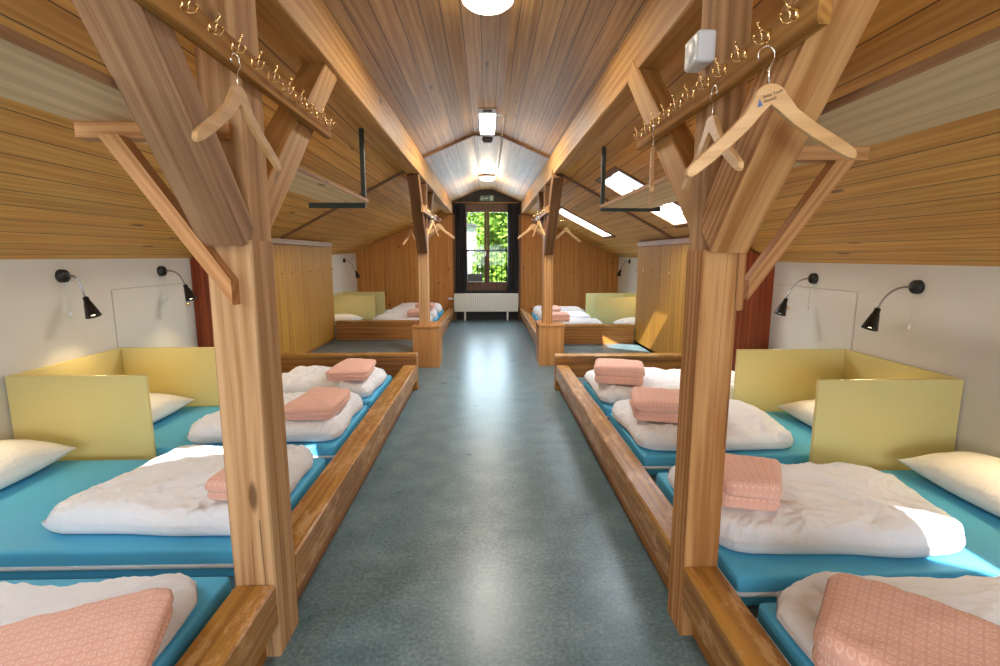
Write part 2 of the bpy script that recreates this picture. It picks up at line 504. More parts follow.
# gable behind the camera, with a wide unseen window added to let fill light in
bm = new()
y0, y1 = Y0-.12, Y0
gpoly([(XL, 0), (XR, 0), (XR, .9), (XL, .9)], y0, y1)
gpoly([(XL, .9), (-1.6, .9), (-1.6, 2.05), (-1.75, 2.05), (XL, 1.43)], y0, y1)
gpoly([(1.6, .9), (XR, .9), (XR, 1.395), (1.6, 2.02)], y0, y1)
gpoly([(-1.75, 2.05), (1.6, 2.05), (.868, 2.41), (.8, 2.61), (.155, 2.885), (-.155, 2.885), (-.8, 2.61), (-.895, 2.46)], y0, y1)
struct(obj('wall_front', bm, M['plaster']))
# frame of the added fill window in the near gable
wf = struct(obj('window_2', box(new(), -1.6, 1.6, Y0-.09, Y0-.03, .9, .97), M['darkwood'], grain='x'))
bm = new()
for x in (-1.57, -.53, .53, 1.57): box(bm, x-.035, x+.035, Y0-.09, Y0-.03, .97, 2.0)
box(bm, -1.6, 1.6, Y0-.09, Y0-.03, 1.98, 2.05)
obj('window_frame', bm, M['darkwood'], wf, grain='z')
obj('pane', box(new(), -1.55, 1.55, Y0-.065, Y0-.06, .96, 2.0), M['glass'], wf)

# skylights: reveal, frame, pane
NRM = {s: (side(s, 1, 0)-side(s, 0, 0)).cross(V((0, 1, 0))).normalized() for s in (-1, 1)}
for s in NRM:
    if NRM[s].z < 0: NRM[s] = -NRM[s]
for k, (s, xa, xb, ya, yb) in enumerate(SKY):
    ua, ub = u_of_x(s, xa), u_of_x(s, xb); n = NRM[s]
    c4 = [side(s, ua, ya), side(s, ub, ya), side(s, ub, yb), side(s, ua, yb)]
    bm = new()
    lo = [bm.verts.new(p) for p in c4]; hi = [bm.verts.new(p + n*.14) for p in c4]
    for i in range(4): bm.faces.new([lo[i], lo[(i+1) % 4], hi[(i+1) % 4], hi[i]])
    w = struct(obj('window_%d' % (k+3), bm, M['plaster']))
    mid = sum(c4, V())/4
    bm = new()
    inn = [mid + (p-mid)*.9 for p in c4]
    if k < 2:   # cover battens round the opening on the room side
        outp = [mid + (p-mid)*1.0 + (p-mid).normalized()*.075 for p in c4]
        for d0, d1 in ((c4, outp),):
            A = [bm.verts.new(p - n*.014) for p in d0]; B = [bm.verts.new(p - n*.014) for p in d1]; C2 = [bm.verts.new(p + n*.0) for p in d1]; D = [bm.verts.new(p) for p in d0]
            for i in range(4):
                j = (i+1) % 4
                bm.faces.new([A[i], A[j], B[j], B[i]]); bm.faces.new([B[i], B[j], C2[j], C2[i]]); bm.faces.new([D[i], D[j], A[j], A[i]])
        obj('frame', bm, M['trim'], w, grain='y'); bm = new()
    A = [bm.verts.new(p + n*.10) for p in c4]; B = [bm.verts.new(p + n*.10) for p in inn]; C2 = [bm.verts.new(p + n*.14) for p in inn]
    for i in range(4):
        j = (i+1) % 4
        bm.faces.new([A[i], A[j], B[j], B[i]]); bm.faces.new([B[i], B[j], C2[j], C2[i]])
    obj('sash', bm, M['white'], w)
    bm = new(); bm.faces.new([bm.verts.new(p + n*.125) for p in inn]); obj('pane', bm, M['glass'], w)

# cover battens on the linings
bm = new()
for s in (-1, 1):
    for i in range(2):
        pass
bm = new()
for (x0, z0), (x1, z1) in zip(PF, PF[1:]):
    join(bm, beam_bm((x0, 6.25, z0-.012), (x1, 6.25, z1-.012), .05, .024, side=(0, 1, 0), bev=.003))
struct(obj('trim_1', bm, M['trim'], grain='x'))
for k, s in enumerate((-1, 1)):
    p, q = side(s, 0, 6.0), side(s, .9, 6.0)
    n = NRM[s]
    struct(obj('trim_%d' % (k+2), beam_bm(p - n*.012, q - n*.012, .05, .024, side=(0, 1, 0), bev=.003), M['trim'], grain=(q-p)))
for k, s in enumerate((-1, 1)):
    struct(obj('trim_%d' % (k+4), box(new(), s*.735-.03, s*.735+.03, Y1-.03, Y1, .0, 2.36, .004), M['trim'], grain='z'))

# ------------------------------------------------------------------ window and outside
w1 = struct(obj('window_1', prism(prism(prism(prism(new(), [(WX0, WZ0), (WX1, WZ0), (WX1, .80), (WX0, .80)], 'y', Y1-.02, Y1+.08),
     [(WX0, 2.47), (WX1, 2.47), (WX1, WZ1), (WX0, WZ1)], 'y', Y1-.02, Y1+.08), [(WX0, .80), (WX0+.07, .80), (WX0+.07, 2.47), (WX0, 2.47)], 'y', Y1-.02, Y1+.08),
     [(WX1-.07, .80), (WX1, .80), (WX1, 2.47), (WX1-.07, 2.47)], 'y', Y1-.02, Y1+.08), M['darkwood'], grain='z'))
for xa, xb in ((WX0+.07, -.005), (.0, WX1-.07)):
    bm = new()
    f = .055
    box(bm, xa, xa+f, Y1-.035, Y1+.02, .80, 2.47, .004); box(bm, xb-f, xb, Y1-.035, Y1+.02, .80, 2.47, .004)
    box(bm, xa+f, xb-f, Y1-.035, Y1+.02, .80, .87, .004); box(bm, xa+f, xb-f, Y1-.035, Y1+.02, 2.41, 2.47, .004)
    sa = obj('sash', bm, M['darkwood'], w1, grain='z')
    obj('pane', box(new(), xa+f, xb-f, Y1-.01, Y1-.005, .87, 2.41), M['glass'], sa)
hb = new(); tube(hb, [(-.03, Y1-.035, 1.55), (-.03, Y1-.075, 1.55), (-.03, Y1-.075, 1.44)], .009); obj('handle', hb, M['chrome'], w1, smooth=True)

def curtain(x0, x1, label):
    bm = new(); nx, nz = 60, 16; R = []
    for j in range(nz+1):
        t = j/nz; z = 2.585 - t*1.96; r = []
        for i in range(nx+1):
            s = i/nx
            x = x0 + (x1-x0)*s
            y = Y1 - .11 + .028*math.sin(s*math.pi*2*5.5 + .6*math.sin(t*3)) * (.6+.5*t)
            r.append(bm.verts.new((x + .012*math.sin(t*5+s*4), y, z)))
        R.append(r)
    for j in range(nz):
        for i in range(nx): bm.faces.new([R[j][i], R[j][i+1], R[j+1][i+1], R[j+1][i]])
    o = obj('curtain', bm, M['curtain'], smooth=True)
    md = o.modifiers.new('th', 'SOLIDIFY'); md.thickness = .004
    return tag(o, label, 'curtain')
curtain(-.70, -.46, 'navy curtain on the left side of the far balcony window')
curtain(.46, .70, 'navy curtain on the right side of the far balcony window')
cr = thing('curtain_rail', 'pale curtain rail across the top of the far window', 'curtain rail', (0, Y1-.1, 2.6))
obj('pole', tube(new(), [(-.71, Y1-.11, 2.61), (.71, Y1-.11, 2.61)], .014), M['lockertrim'], cr, grain='x', smooth=True)
for x in (-.65, 0, .65): obj('bracket', box(new(), x-.012, x+.012, Y1-.12, Y1, 2.605, 2.632), M['grey'], cr)

# radiator under the window
ra = thing('radiator', 'white flat radiator under the far window', 'radiator', (0, Y1-.2, 0))
bm = new(); box(bm, -.745, .70, Y1-.20, Y1-.10, .21, .615, .012, 2)
for i in range(34):
    x = -.72 + i*.0415; box(bm, x, x+.022, Y1-.206, Y1-.198, .24, .585, .003)
obj('body', bm, M['rad'], ra)
for x in (-.5, .46): obj('leg', box(new(), x-.02, x+.02, Y1-.18, Y1-.12, 0, .21, .004), M['rad'], ra)
bm = new(); tube(bm, [(-.745, Y1-.15, .5), (-.81, Y1-.15, .5)], .012); tube(bm, [(-.80, Y1-.15, .5), (-.88, Y1-.15, .5)], .026, 12)
obj('valve', bm, M['white'], ra, smooth=True)

# exit sign over the window
ex = thing('exit_sign', 'green emergency exit sign on the dark gable above the window', 'sign', (0, Y1-.02, 2.71))
obj('plate', box(new(), -.16, .17, Y1-.03, Y1, 2.645, 2.775, .004), M['signgreen'], ex)
bm = new(); y0, y1 = Y1-.034, Y1-.03
def q2(pts): prism(bm, pts, 'y', y0, y1)
q2([(.07, 2.66), (.14, 2.66), (.14, 2.765), (.07, 2.765)])
q2([(-.06, 2.70), (.0, 2.70), (.0, 2.685), (.035, 2.71), (.0, 2.735), (.0, 2.72), (-.06, 2.72)])
q2([(-.115, 2.745), (-.10, 2.745), (-.10, 2.762), (-.115, 2.762)])
q2([(-.125, 2.71), (-.10, 2.742), (-.085, 2.735), (-.105, 2.70)])
q2([(-.105, 2.705), (-.085, 2.69), (-.08, 2.66), (-.092, 2.66), (-.096, 2.685), (-.115, 2.698)])
q2([(-.12, 2.71), (-.105, 2.70), (-.125, 2.675), (-.148, 2.672), (-.148, 2.682), (-.132, 2.685)])
q2([(-.088, 2.732), (-.065, 2.715), (-.07, 2.706), (-.092, 2.722)])
obj('pictogram', bm, M['signwhite'], ex)

# balcony, neighbours, trees
struct(obj('ground_outside', box(new(), -14, 14, Y1+.12, 40, -1.6, -1.5), plain('lawn', srgb(96, 132, 60), .95, var=.3)))
tag(obj('balcony_slab', box(new(), -1.4, 1.4, Y1+.12, Y1+1.2, .3, .66, .01), M['terrace']), 'pale concrete balcony slab outside the far window', 'balcony')
rl = thing('balcony_railing', 'black barred balcony railing outside the far window', 'railing', (0, Y1+1.0, .66))
obj('handrail', box(new(), -1.35, 1.35, Y1+.98, Y1+1.03, 1.555, 1.61, .005), M['railblack'], rl)
obj('bottom_rail', box(new(), -1.35, 1.35, Y1+.99, Y1+1.02, .74, .77), M['railblack'], rl)
for i in range(23):
    x = -1.32 + i*.12
    obj('baluster', box(new(), x-.010, x+.010, Y1+.995, Y1+1.015, .66, 1.57), M['railblack'], rl)
tag(obj('planter_box', box(box(new(), -.56, -.12, Y1+.62, Y1+.9, .66, 1.02, .01), -.53, -.15, Y1+.65, Y1+.87, 1.02, 1.024), M['greybox']), 'dark grey planter box on the balcony behind the left pane', 'planter')
hs = thing('house', 'white rendered neighbouring house seen through the left window pane', 'house', (-3.2, 22, -1.5))
bm = new(); prism(bm, [(-5.6, -1.5), (-.25, -1.5), (-.25, 2.75), (-2.9, 2.9), (-5.6, 2.75)], 'y', 22, 27); obj('wall', bm, M['housewhite'], hs)
bm = new(); prism(bm, [(-5.9, 2.70), (-2.9, 2.92), (-.2, 2.70), (-.2, 2.76), (-2.9, 3.0), (-5.9, 2.76)], 'y', 21.7, 27.3); obj('roof', bm, M['greybox'], hs)
for x in (-2.4, -4.2):
    obj('window', box(new(), x-.4, x+.4, 21.94, 22.02, .4, 1.7), M['greybox'], hs)
def tree(loc, r, h, label, nl, seed):
    rnd = random.Random(seed)
    t = thing('leafy_tree', label, 'tree', loc, 'trees beyond the balcony')
    L = V(loc)
    bm = new(); tube(bm, [L, L + V((.05, 0, h*.4)), L + V((0, .1, h*.75))], [.14, .1, .05]); 
    for k in range(4):
        a = k*1.6; tube(bm, [L+V((0, 0, h*.4)), L+V((math.cos(a)*r*.6, math.sin(a)*r*.6, h*.75))], [.06, .02])
    obj('trunk', bm, M['bark'], t, smooth=True)
    bm = new()
    for i in range(nl):
        d = V((rnd.gauss(0, 1), rnd.gauss(0, 1), rnd.gauss(0, 1))).normalized() * (rnd.random() ** .4)
        p = L + V((d.x*r, d.y*r, h*.55 + d.z*h*.5))
        p += V((noise.noise(p*1.3), noise.noise(p*1.3+V((5, 5, 5))), noise.noise(p*1.3+V((9, 1, 4)))))*.35
        a = V((rnd.gauss(0, 1), rnd.gauss(0, 1), rnd.gauss(0, 1))).normalized(); b = a.orthogonal().normalized()
        s = rnd.uniform(.07, .13)
        bm.faces.new([bm.verts.new(p - a*s), bm.verts.new(p + b*s*.5), bm.verts.new(p + a*s), bm.verts.new(p - b*s*.5)])
    obj('foliage', bm, M['leaf'], t)
tree((1.15, 16, -2.2), 1.5, 7.0, 'bright green leafy tree filling the right window pane', 22000, 1)
tree((-.6, 32.5, -1.5), 2.4, 10.0, 'taller green tree rising behind the white house', 12000, 2)
tree((2.9, 20.5, -1.5), 1.9, 6.5, 'green tree standing further right behind the balcony', 5000, 3)

# ------------------------------------------------------------------ timber frame
PL = (-.905, -.76); PR = (.74, .87)
PUR = {-1: (-.905, -.755), 1: (.755, .88)}
for s, nm in ((-1, 'left'), (1, 'right')):
    xa, xb = PUR[s]
    bm = beam_bm(((xa+xb)/2, Y0, 2.495), ((xa+xb)/2, Y1, 2.495), xb-xa, .25, side=(1, 0, 0), bev=.006, hew=.003, seed=s)
    tag(obj('timber_purlin', bm, M['purlin'], grain='y'), 'long pine purlin running under the roof on the %s of the gangway' % nm, 'beam')

def post(s, y0, y1, xs, zl, label, near_brace=True, bw=None, base=0, pale=True):
    xa, xb = xs; xm = (xa+xb)/2; w = xb-xa; yf, yb = y0, y1
    t = thing('timber_post', label, 'post', (xm, (yf+yb)/2, base))
    if pale:
        obj('shaft', beam_bm((xm, (yf+yb)/2, base), (xm, (yf+yb)/2, zl), w, yb-yf, hew=.003, seed=y0), M['post_warm' if s > 0 else 'post'], t, grain='z')
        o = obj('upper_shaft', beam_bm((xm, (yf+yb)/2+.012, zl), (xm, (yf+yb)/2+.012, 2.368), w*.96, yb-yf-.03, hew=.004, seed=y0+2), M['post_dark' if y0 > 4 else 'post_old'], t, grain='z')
        o['label'] = 'darker upper length of the post'
    zb = 1.48 + .07; h = .15
    # braces up to the purlin, fore and aft
    D = .80
    if s < 0: h, y_b, y_t = .105, yf + .01, yf - .71
    else: h, y_b, y_t = .165, yf + .005, yf - .80
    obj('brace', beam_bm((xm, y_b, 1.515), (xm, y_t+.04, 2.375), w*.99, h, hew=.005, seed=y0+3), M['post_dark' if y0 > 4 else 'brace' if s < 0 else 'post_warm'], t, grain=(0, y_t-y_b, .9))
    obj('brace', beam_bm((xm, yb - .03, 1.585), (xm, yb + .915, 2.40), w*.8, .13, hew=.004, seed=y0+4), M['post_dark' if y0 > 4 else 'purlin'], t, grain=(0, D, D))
    return t
post(-1, 1.65, 1.83, PL, 1.50, 'pale pine post with braces on the left of the gangway nearest the camera')
post(1, 1.715, 1.86, PR, 1.47, 'pale pine post with braces and white loudspeaker, right of gangway')
post(-1, 6.55, 6.70, (-.895, -.765), 1.80, 'far left pine post standing on a wooden plinth box', base=.555)
post(1, 6.62, 6.77, (.745, .87), 1.80, 'far right pine post standing on a wooden plinth box', base=.555)
for s, x0, x1, y0 in ((-1, -.985, -.615, 6.43), (1, .675, 1.03, 6.50)):
    b = thing('plinth_box', 'square wooden plinth box under the far %s post' % ('left' if s < 0 else 'right'), 'box', ((x0+x1)/2, y0+.25, 0))
    obj('body', box(new(), x0+.012, x1-.012, y0+.012, y0+.46, 0, .53, .004), M['box'], b, grain='z')
    obj('top', box(new(), x0, x1, y0, y0+.475, .53, .555, .004), M['box'], b, grain='y')

# ------------------------------------------------------------------ platforms and rails
def platform(label, x0, x1, y0, y1):
    tag(obj('sleeping_platform', box(new(), x0, x1, y0, y1, 0, .16), M['floor']), label, 'platform')
platform('low grey linoleum platform under the near left beds', XL, -.93, Y0, 5.28)
platform('low grey linoleum platform under the near right beds', .895, XR, Y0, 5.23)
platform('grey linoleum step in front of the left lockers', XL, -.99, 5.42, 7.74)
platform('grey linoleum step in front of the right lockers', 1.035, XR, 5.37, 7.29)
platform('low grey linoleum platform under the far left beds', XL, -.93, 7.90, Y1)
platform('low grey linoleum platform under the far right beds', .895, XR, 7.45, Y1)

def rail(label, xs, ya, yb, z1=.29, seed=0, group=None):
    xa, xb = xs
    t = thing('bed_rail', label, 'bed rail', ((xa+xb)/2, ya, 0), group)
    s = -1 if xa < 0 else 1
    obj('rail_beam', beam_bm(((xa+xb)/2, ya, (.127+z1)/2), ((xa+xb)/2, yb, (.127+z1)/2), xb-xa, z1-.127, hew=.003, seed=seed, bev=.008), M['rail'], t, grain='y')
    inx = (xb-.05) if s < 0 else (xa+.05)
    box_x = (xa+.01, inx) if s < 0 else (inx, xb-.01)
    obj('plinth_board', box(new(), box_x[0], box_x[1], ya, yb, 0, .127), M['railside'], t, grain='y')
rail('left bed rail beside the gangway between near post and lockers', PL, 1.835, 5.29, seed=1)
rail('scuffed end of left bed rail in front of the near left post', PL, Y0, 1.645, seed=2)
rail('right bed rail beside the gangway between near post and lockers', PR, 1.865, 5.24, seed=3)
rail('scuffed end of right bed rail in front of the near right post', PR, Y0, 1.71, seed=4)
rail('bed rail of far left beds between plinth box and radiator', PL, 7.75, Y1-.01, seed=5)
rail('bed rail of far right beds between plinth box and radiator', PR, 7.35, Y1-.01, seed=6)
def crossrail(label, x0, x1, ya, yb, z1):
    t = thing('cross_rail', label, 'bed rail', ((x0+x1)/2, ya, 0))
    obj('board', box(new(), x0, x1, ya+.02, yb-.005, 0, z1-.03, .004), M['railside'], t, grain='x')
    obj('cap', box(new(), x0, x1, ya, yb, z1-.03, z1, .006), M['rail'], t, grain='x')
crossrail('wooden rail across the far end of the near left beds', -2.36, -.765, 5.30, 5.42, .405)
crossrail('wooden rail across the far end of the near right beds', .735, 2.19, 5.25, 5.37, .395)
crossrail('wooden board across the foot of the far left sleeping bay', -2.36, -.99, 7.75, 7.89, .45)
crossrail('wooden board across the foot of the far right sleeping bay', 1.035, 2.19, 7.30, 7.44, .44)

# ------------------------------------------------------------------ lockers
def lockers(s, x, wall, ya, yb, nd, label):
    t = thing('locker_row', label, 'lockers', ((x+wall)/2, (ya+yb)/2, .16))
    ins = x + s*.02
    def roofz(xx): return side(s, u_of_x(s, abs(xx)), 6).z - .015
    zt = 1.63
    poly = [(ins, .16), (ins, min(zt, roofz(ins))), (wall, roofz(wall)), (wall, .16)]
    obj('carcass', prism(new(), poly, 'y', ya+.004, yb), M['lockertrim'], t, grain='z')
    poly = [(x, .16), (x, min(zt, roofz(x))), (wall, roofz(wall)), (wall, .16)]
    o = obj('end_panel', prism(new(), poly, 'y', ya-.012, ya+.004), M['red'], t, grain='z'); o['label'] = 'reddish brown end panel'
    o = obj('fascia', box(new(), min(x, ins)-(.012 if s > 0 else 0), max(x, ins)+(.012 if s < 0 else 0), ya, yb, 1.585, min(zt+.02, roofz(x)), .003), M['lockertrim'], t, grain='y')
    w = (yb-ya)/nd
    for k in range(nd):
        a = ya + k*w
        d = obj('door', box(new(), min(x, ins), max(x, ins), a+.002, a+w-.002, .20, 1.58, .002), M['locker'], t, gcf=lambda c, k=k: V((c.z + k*3.3, c.y - a + .0, k)))
        kb = lathe(new(), [(.0, .03), (.008, .03), (.012, .024), (.010, .018), (.004, .014), (.004, 0)], (x, a+w-.05, 1.25), (-s, 0, 0), 10)
        obj('knob', kb, M['brass'], d, smooth=True)
    obj('plinth', box(new(), min(x + s*.03, ins), max(x+s*.03, ins)+.001, ya, yb, .16, .20), M['railside'], t, grain='y')
lockers(-1, -2.37, XL+.005, 4.92, 7.78, 9, 'row of yellow pine locker doors on the left side')
lockers(1, 2.20, XR-.005, 4.70, 7.33, 8, 'row of yellow pine locker doors on the right side')

# ------------------------------------------------------------------ soft goods
def quad(c, u, v):
    a, b, d, e = [V((*p, 0)) if len(p) == 2 else V(p) for p in c]     # front-left, front-right, back-right, back-left
    return (a*(1-u) + b*u)*(1-v) + (e*(1-u) + d*u)*v

def slab(bm, c, z, T, nx=70, ny=50, p=6.0, wr=.02, ruff=.0, seed=0, gl=None, edge=.03, gscale=1.0, tilt=0.0, q=2.2):
    """soft cushion-like slab over a ground quad: rounded edges, wrinkles; top and underside"""
    sd = V((seed*13.1, seed*7.3, seed*3.7))
    g = bm.verts.layers.float_vector.get('g') or bm.verts.layers.float_vector.new('g')
    Lx = (V((*c[1][:2], 0)) - V((*c[0][:2], 0))).length; Ly = (V((*c[3][:2], 0)) - V((*c[0][:2], 0))).length
    def m(t): return .5 - .5*math.copysign(abs(math.cos(math.pi*t))**.75, math.cos(math.pi*t))
    zc = z
    T0, B0 = [], []
    for j in range(ny+1):
        rt, rb = [], []
        for i in range(nx+1):
            u, v = m(i/nx), m(j/ny)
            b = quad(c, u, v)
            # wavering outline
            du, dv = (u-.5)*2, (v-.5)*2
            ed = max(abs(du), abs(dv))
            n1 = noise.noise(V((b.x*3.1, b.y*3.1, 0)) + sd); n2 = noise.noise(V((b.x*3.1, b.y*3.1, 9)) + sd)
            b = b + V((n1, n2, 0))*edge*ed
            # rounded corners
            cr = max(0, abs(du)+abs(dv)-1.72)
            ctr = quad(c, .5, .5); b = b + (ctr-b)*cr*.25
            k = max(0.0, 1-(abs(du)**p))**(1/q) * max(0.0, 1-(abs(dv)**p))**(1/q)
            w = 0
            wx = noise.noise(V((b.x*3, b.y*3, 17)) + sd)*.16; wy = noise.noise(V((b.x*3, b.y*3, 27)) + sd)*.16
            for a, fq in ((1, 4.0), (.75, 9), (.5, 19), (.25, 38)):
                w += a*(1-2*abs(noise.noise(V(((b.x+wx)*fq*1.0, (b.y+wy)*fq*.7, a*5)) + sd)))
            w2 = noise.noise(V((b.x*2.2, b.y*2.2, 3)) + sd)
            rf = ruff*math.sin((b.x+.3*n1)*120)*max(0, abs(dv)-.55) if ruff else 0
            h = T*k*(.86 + .22*w2 + tilt*dv) + wr*(w-1.0)*k**.6*(1 if k > .02 else 0) + rf*k
            z = zc(b.x, b.y) if callable(zc) else zc
            zt = z + max(h, 0) + .004
            hb = T*.42*(1-k)**1.5 if k < 1 else 0
            zt = max(zt, z + hb + .001)
            vt = bm.verts.new((b.x, b.y, zt)); vb = bm.verts.new((b.x, b.y, z + min(hb, zt-z)))
            vt[g] = V((u*Lx*gscale, v*Ly*gscale, 0)); vb[g] = V((u*Lx*gscale + .3, v*Ly*gscale + .3, 1))
            rt.append(vt); rb.append(vb)
        T0.append(rt); B0.append(rb)
    for j in range(ny):
        for i in range(nx):
            bm.faces.new([T0[j][i], T0[j][i+1], T0[j+1][i+1], T0[j+1][i]])
            bm.faces.new([B0[j][i], B0[j+1][i], B0[j+1][i+1], B0[j][i+1]])
    for i in range(nx):
        bm.faces.new([T0[0][i], B0[0][i], B0[0][i+1], T0[0][i+1]]); bm.faces.new([T0[ny][i], T0[ny][i+1], B0[ny][i+1], B0[ny][i]])
    for j in range(ny):
        bm.faces.new([T0[j][0], T0[j+1][0], B0[j+1][0], B0[j][0]]); bm.faces.new([T0[j][nx], B0[j][nx], B0[j+1][nx], T0[j+1][nx]])
    return bm

MT = .29
def mattress(label, x0, x1, y0, y1, group=None):
    t = thing('mattress', label, 'mattress', ((x0+x1)/2, (y0+y1)/2, .16), group)
    bm = box(new(), x0, x1, y0, y1, .162, MT, .016, 3)
    obj('cover', bm, M['mattress'], t, smooth=True)
    bm = new(); zc = .218; r = .009; c = .02
    pts = []
    for (cx, cy, a0) in ((x1-c, y0+c, -90), (x1-c, y1-c, 0), (x0+c, y1-c, 90), (x0+c, y0+c, 180)):
        for k in range(5):
            a = math.radians(a0 + k*22.5); pts.append((cx + math.cos(a)*(c+.001), cy + math.sin(a)*(c+.001), zc))
    pts.append(pts[0])
    tube(bm, pts, r, 8); obj('piping', bm, M['piping'], t, smooth=True)
LB = [(.81, 1.71), (1.875, 2.80), (2.975, 3.845), (3.95, 4.85)]
RB = [(.62, 1.52), (1.65, 2.55), (2.765, 3.60), (3.70, 4.60)]
od = ['nearest the camera', 'second from the camera', 'inside the olive box', 'furthest, by the lockers']
for k, (a, b) in enumerate(LB): mattress(['turquoise mattress on the left, cut off at the bottom of the picture', 'turquoise mattress on the left behind the near post, before olive box', 'turquoise mattress on the left inside the olive box', 'turquoise mattress on the left beside the wooden cross rail'][k], XL+.02, -.945, a, b, 'turquoise mattresses')
for k, (a, b) in enumerate(RB): mattress(['turquoise mattress on the right, cut off at the bottom of the picture', 'turquoise mattress on the right with a sun patch, before olive box', 'turquoise mattress on the right inside the olive box', 'turquoise mattress on the right beside the wooden cross rail'][k], .915, XR-.02, a, b, 'turquoise mattresses')

TOPS = []
def top_z(x, y, low=MT):
    best = low
    for t in TOPS:
        h = t.ray_cast(V((x, y, 2)), V((0, 0, -1)))
        if h[0] is not None: best = max(best, h[0].z)
    return best
def duvet(c, label, T=.145, seed=0, wr=.017, nx=150, ny=110, group='folded white duvets', z=MT):
    bm = slab(new(), c, z+.001, T, nx, ny, 11, wr, .006, seed, edge=.03, q=2.6)
    TOPS.append(BVHTree.FromBMesh(bm))
    o = obj('duvet', bm, M['duvet'], smooth=True)
    return tag(o, label, 'duvet', group)
def _unused(c, label, T, seed, wr, nx, ny, group, z):
    o = obj('duvet', slab(new(), c, z+.001, T, nx, ny, 7, wr, .006, seed, edge=.035), M['duvet'], smooth=True)
    return tag(o, label, 'duvet', group)
duvet([(-1.93, .80), (-.93, .80), (-.975, 1.64), (-1.93, 1.55)], 'folded white duvet on the left under a large pink sheet, nearest the camera', .10, 1)
duvet([(-1.90, 1.97), (-.95, 1.93), (-.96, 2.74), (-1.74, 2.72)], 'folded white duvet behind the near left post on the mattress before the olive box', .14, 2)
duvet([(-1.90, 2.99), (-.95, 2.99), (-.95, 3.80), (-1.85, 3.80)], 'folded white duvet on the left mattress inside the olive box', .14, 3)
duvet([(-1.90, 3.96), (-.95, 3.96), (-.95, 4.75), (-1.85, 4.75)], 'folded white duvet on the left beside the wooden cross rail', .14, 4)
duvet([(.92, .72), (2.35, .66), (2.40, 1.57), (.90, 1.52)], 'folded white duvet on the right under a large pink sheet, nearest the camera', .12, 5)
duvet([(.915, 1.75), (1.90, 1.73), (2.02, 2.32), (.915, 2.50)], 'folded white duvet with sun patch on the right mattress before the olive box', .14, 6)
duvet([(.90, 2.80), (1.88, 2.80), (1.90, 3.55), (.90, 3.60)], 'folded white duvet on the right mattress inside the olive box', .14, 7)
duvet([(.895, 3.75), (2.25, 3.76), (2.3, 4.5), (.90, 4.62)], 'folded white duvet on the right beside the wooden cross rail', .14, 8)

def blanket(c, label, z, T=.10, seed=0, layers=3, group='folded pink sheets', tagend=False, n=46):
    t = thing('folded_sheet', label, 'folded sheet', tuple(quad(c, .5, .5).to_2d()) + (z,), group)
    bm = new(); bm.verts.layers.float_vector.new('g')
    h = T/layers
    C4 = [quad(c, u, v) for u in (.1, .35, .65, .9) for v in (.1, .35, .65, .9)]
    zs = sorted(top_z(p.x, p.y) for p in C4); zm = zs[int(len(zs)*.72)]
    base = lambda x, y: max(zm + max(0, top_z(x, y)-zm)*.5, top_z(x, y) - .01, zm - .01) + .001
    t.location.z = zm
    for k in range(layers):
        f = [.016, .006, 0.0, .004][min(k, 3)]
        cc = [quad(c, f, f), quad(c, 1-f*1.8, f*.6), quad(c, 1-f*2.4, 1-f), quad(c, f*.6, 1-f)]
        slab(bm, [tuple(p) for p in cc], (lambda x, y, k=k: base(x, y) + k*h), h*1.3, n, n, 12, .004 if k == layers-1 else .002, 0, seed+k*.7, edge=.012, q=3)
    obj('sheet', bm, M['pink'], t, smooth=True)
    return t
ZD = MT + .112
blanket([(-1.40, .80), (-.80, .98), (-.945, 1.43), (-1.45, 1.22)], 'large folded pink ring-print sheet at the bottom left corner', ZD, .08, 1, 3)
blanket([(-1.20, 2.00), (-.965, 1.97), (-.955, 2.30), (-1.18, 2.38)], 'folded pink sheet half hidden behind the near left post', ZD, .075, 2, 2)
blanket([(-1.32, 3.05), (-.99, 3.06), (-.97, 3.52), (-1.28, 3.62)], 'folded pink sheet on the left duvet inside the olive box', ZD, .08, 3)
blanket([(-1.34, 4.02), (-.98, 4.05), (-1.02, 4.55), (-1.32, 4.62)], 'folded pink sheet on the left duvet by the cross rail', ZD, .08, 4)
blanket([(.80, 1.10), (1.10, .74), (1.42, 1.02), (1.06, 1.40)], 'large folded pink ring-print sheet at the bottom right corner', ZD+.01, .11, 5, 2)
blanket([(.955, 1.88), (1.17, 1.83), (1.34, 2.12), (.97, 2.26)], 'folded pink sheet on the sunlit right duvet behind the near right post', ZD, .11, 6, 2)
blanket([(.90, 2.98), (1.42, 2.86), (1.52, 3.20), (.99, 3.38)], 'folded pink sheet on the right duvet inside the olive box', ZD, .12, 7, 2)
blanket([(.86, 3.92), (1.24, 3.80), (1.34, 4.16), (.95, 4.32)], 'folded pink sheet on the right duvet by the cross rail', ZD, .13, 8, 2)

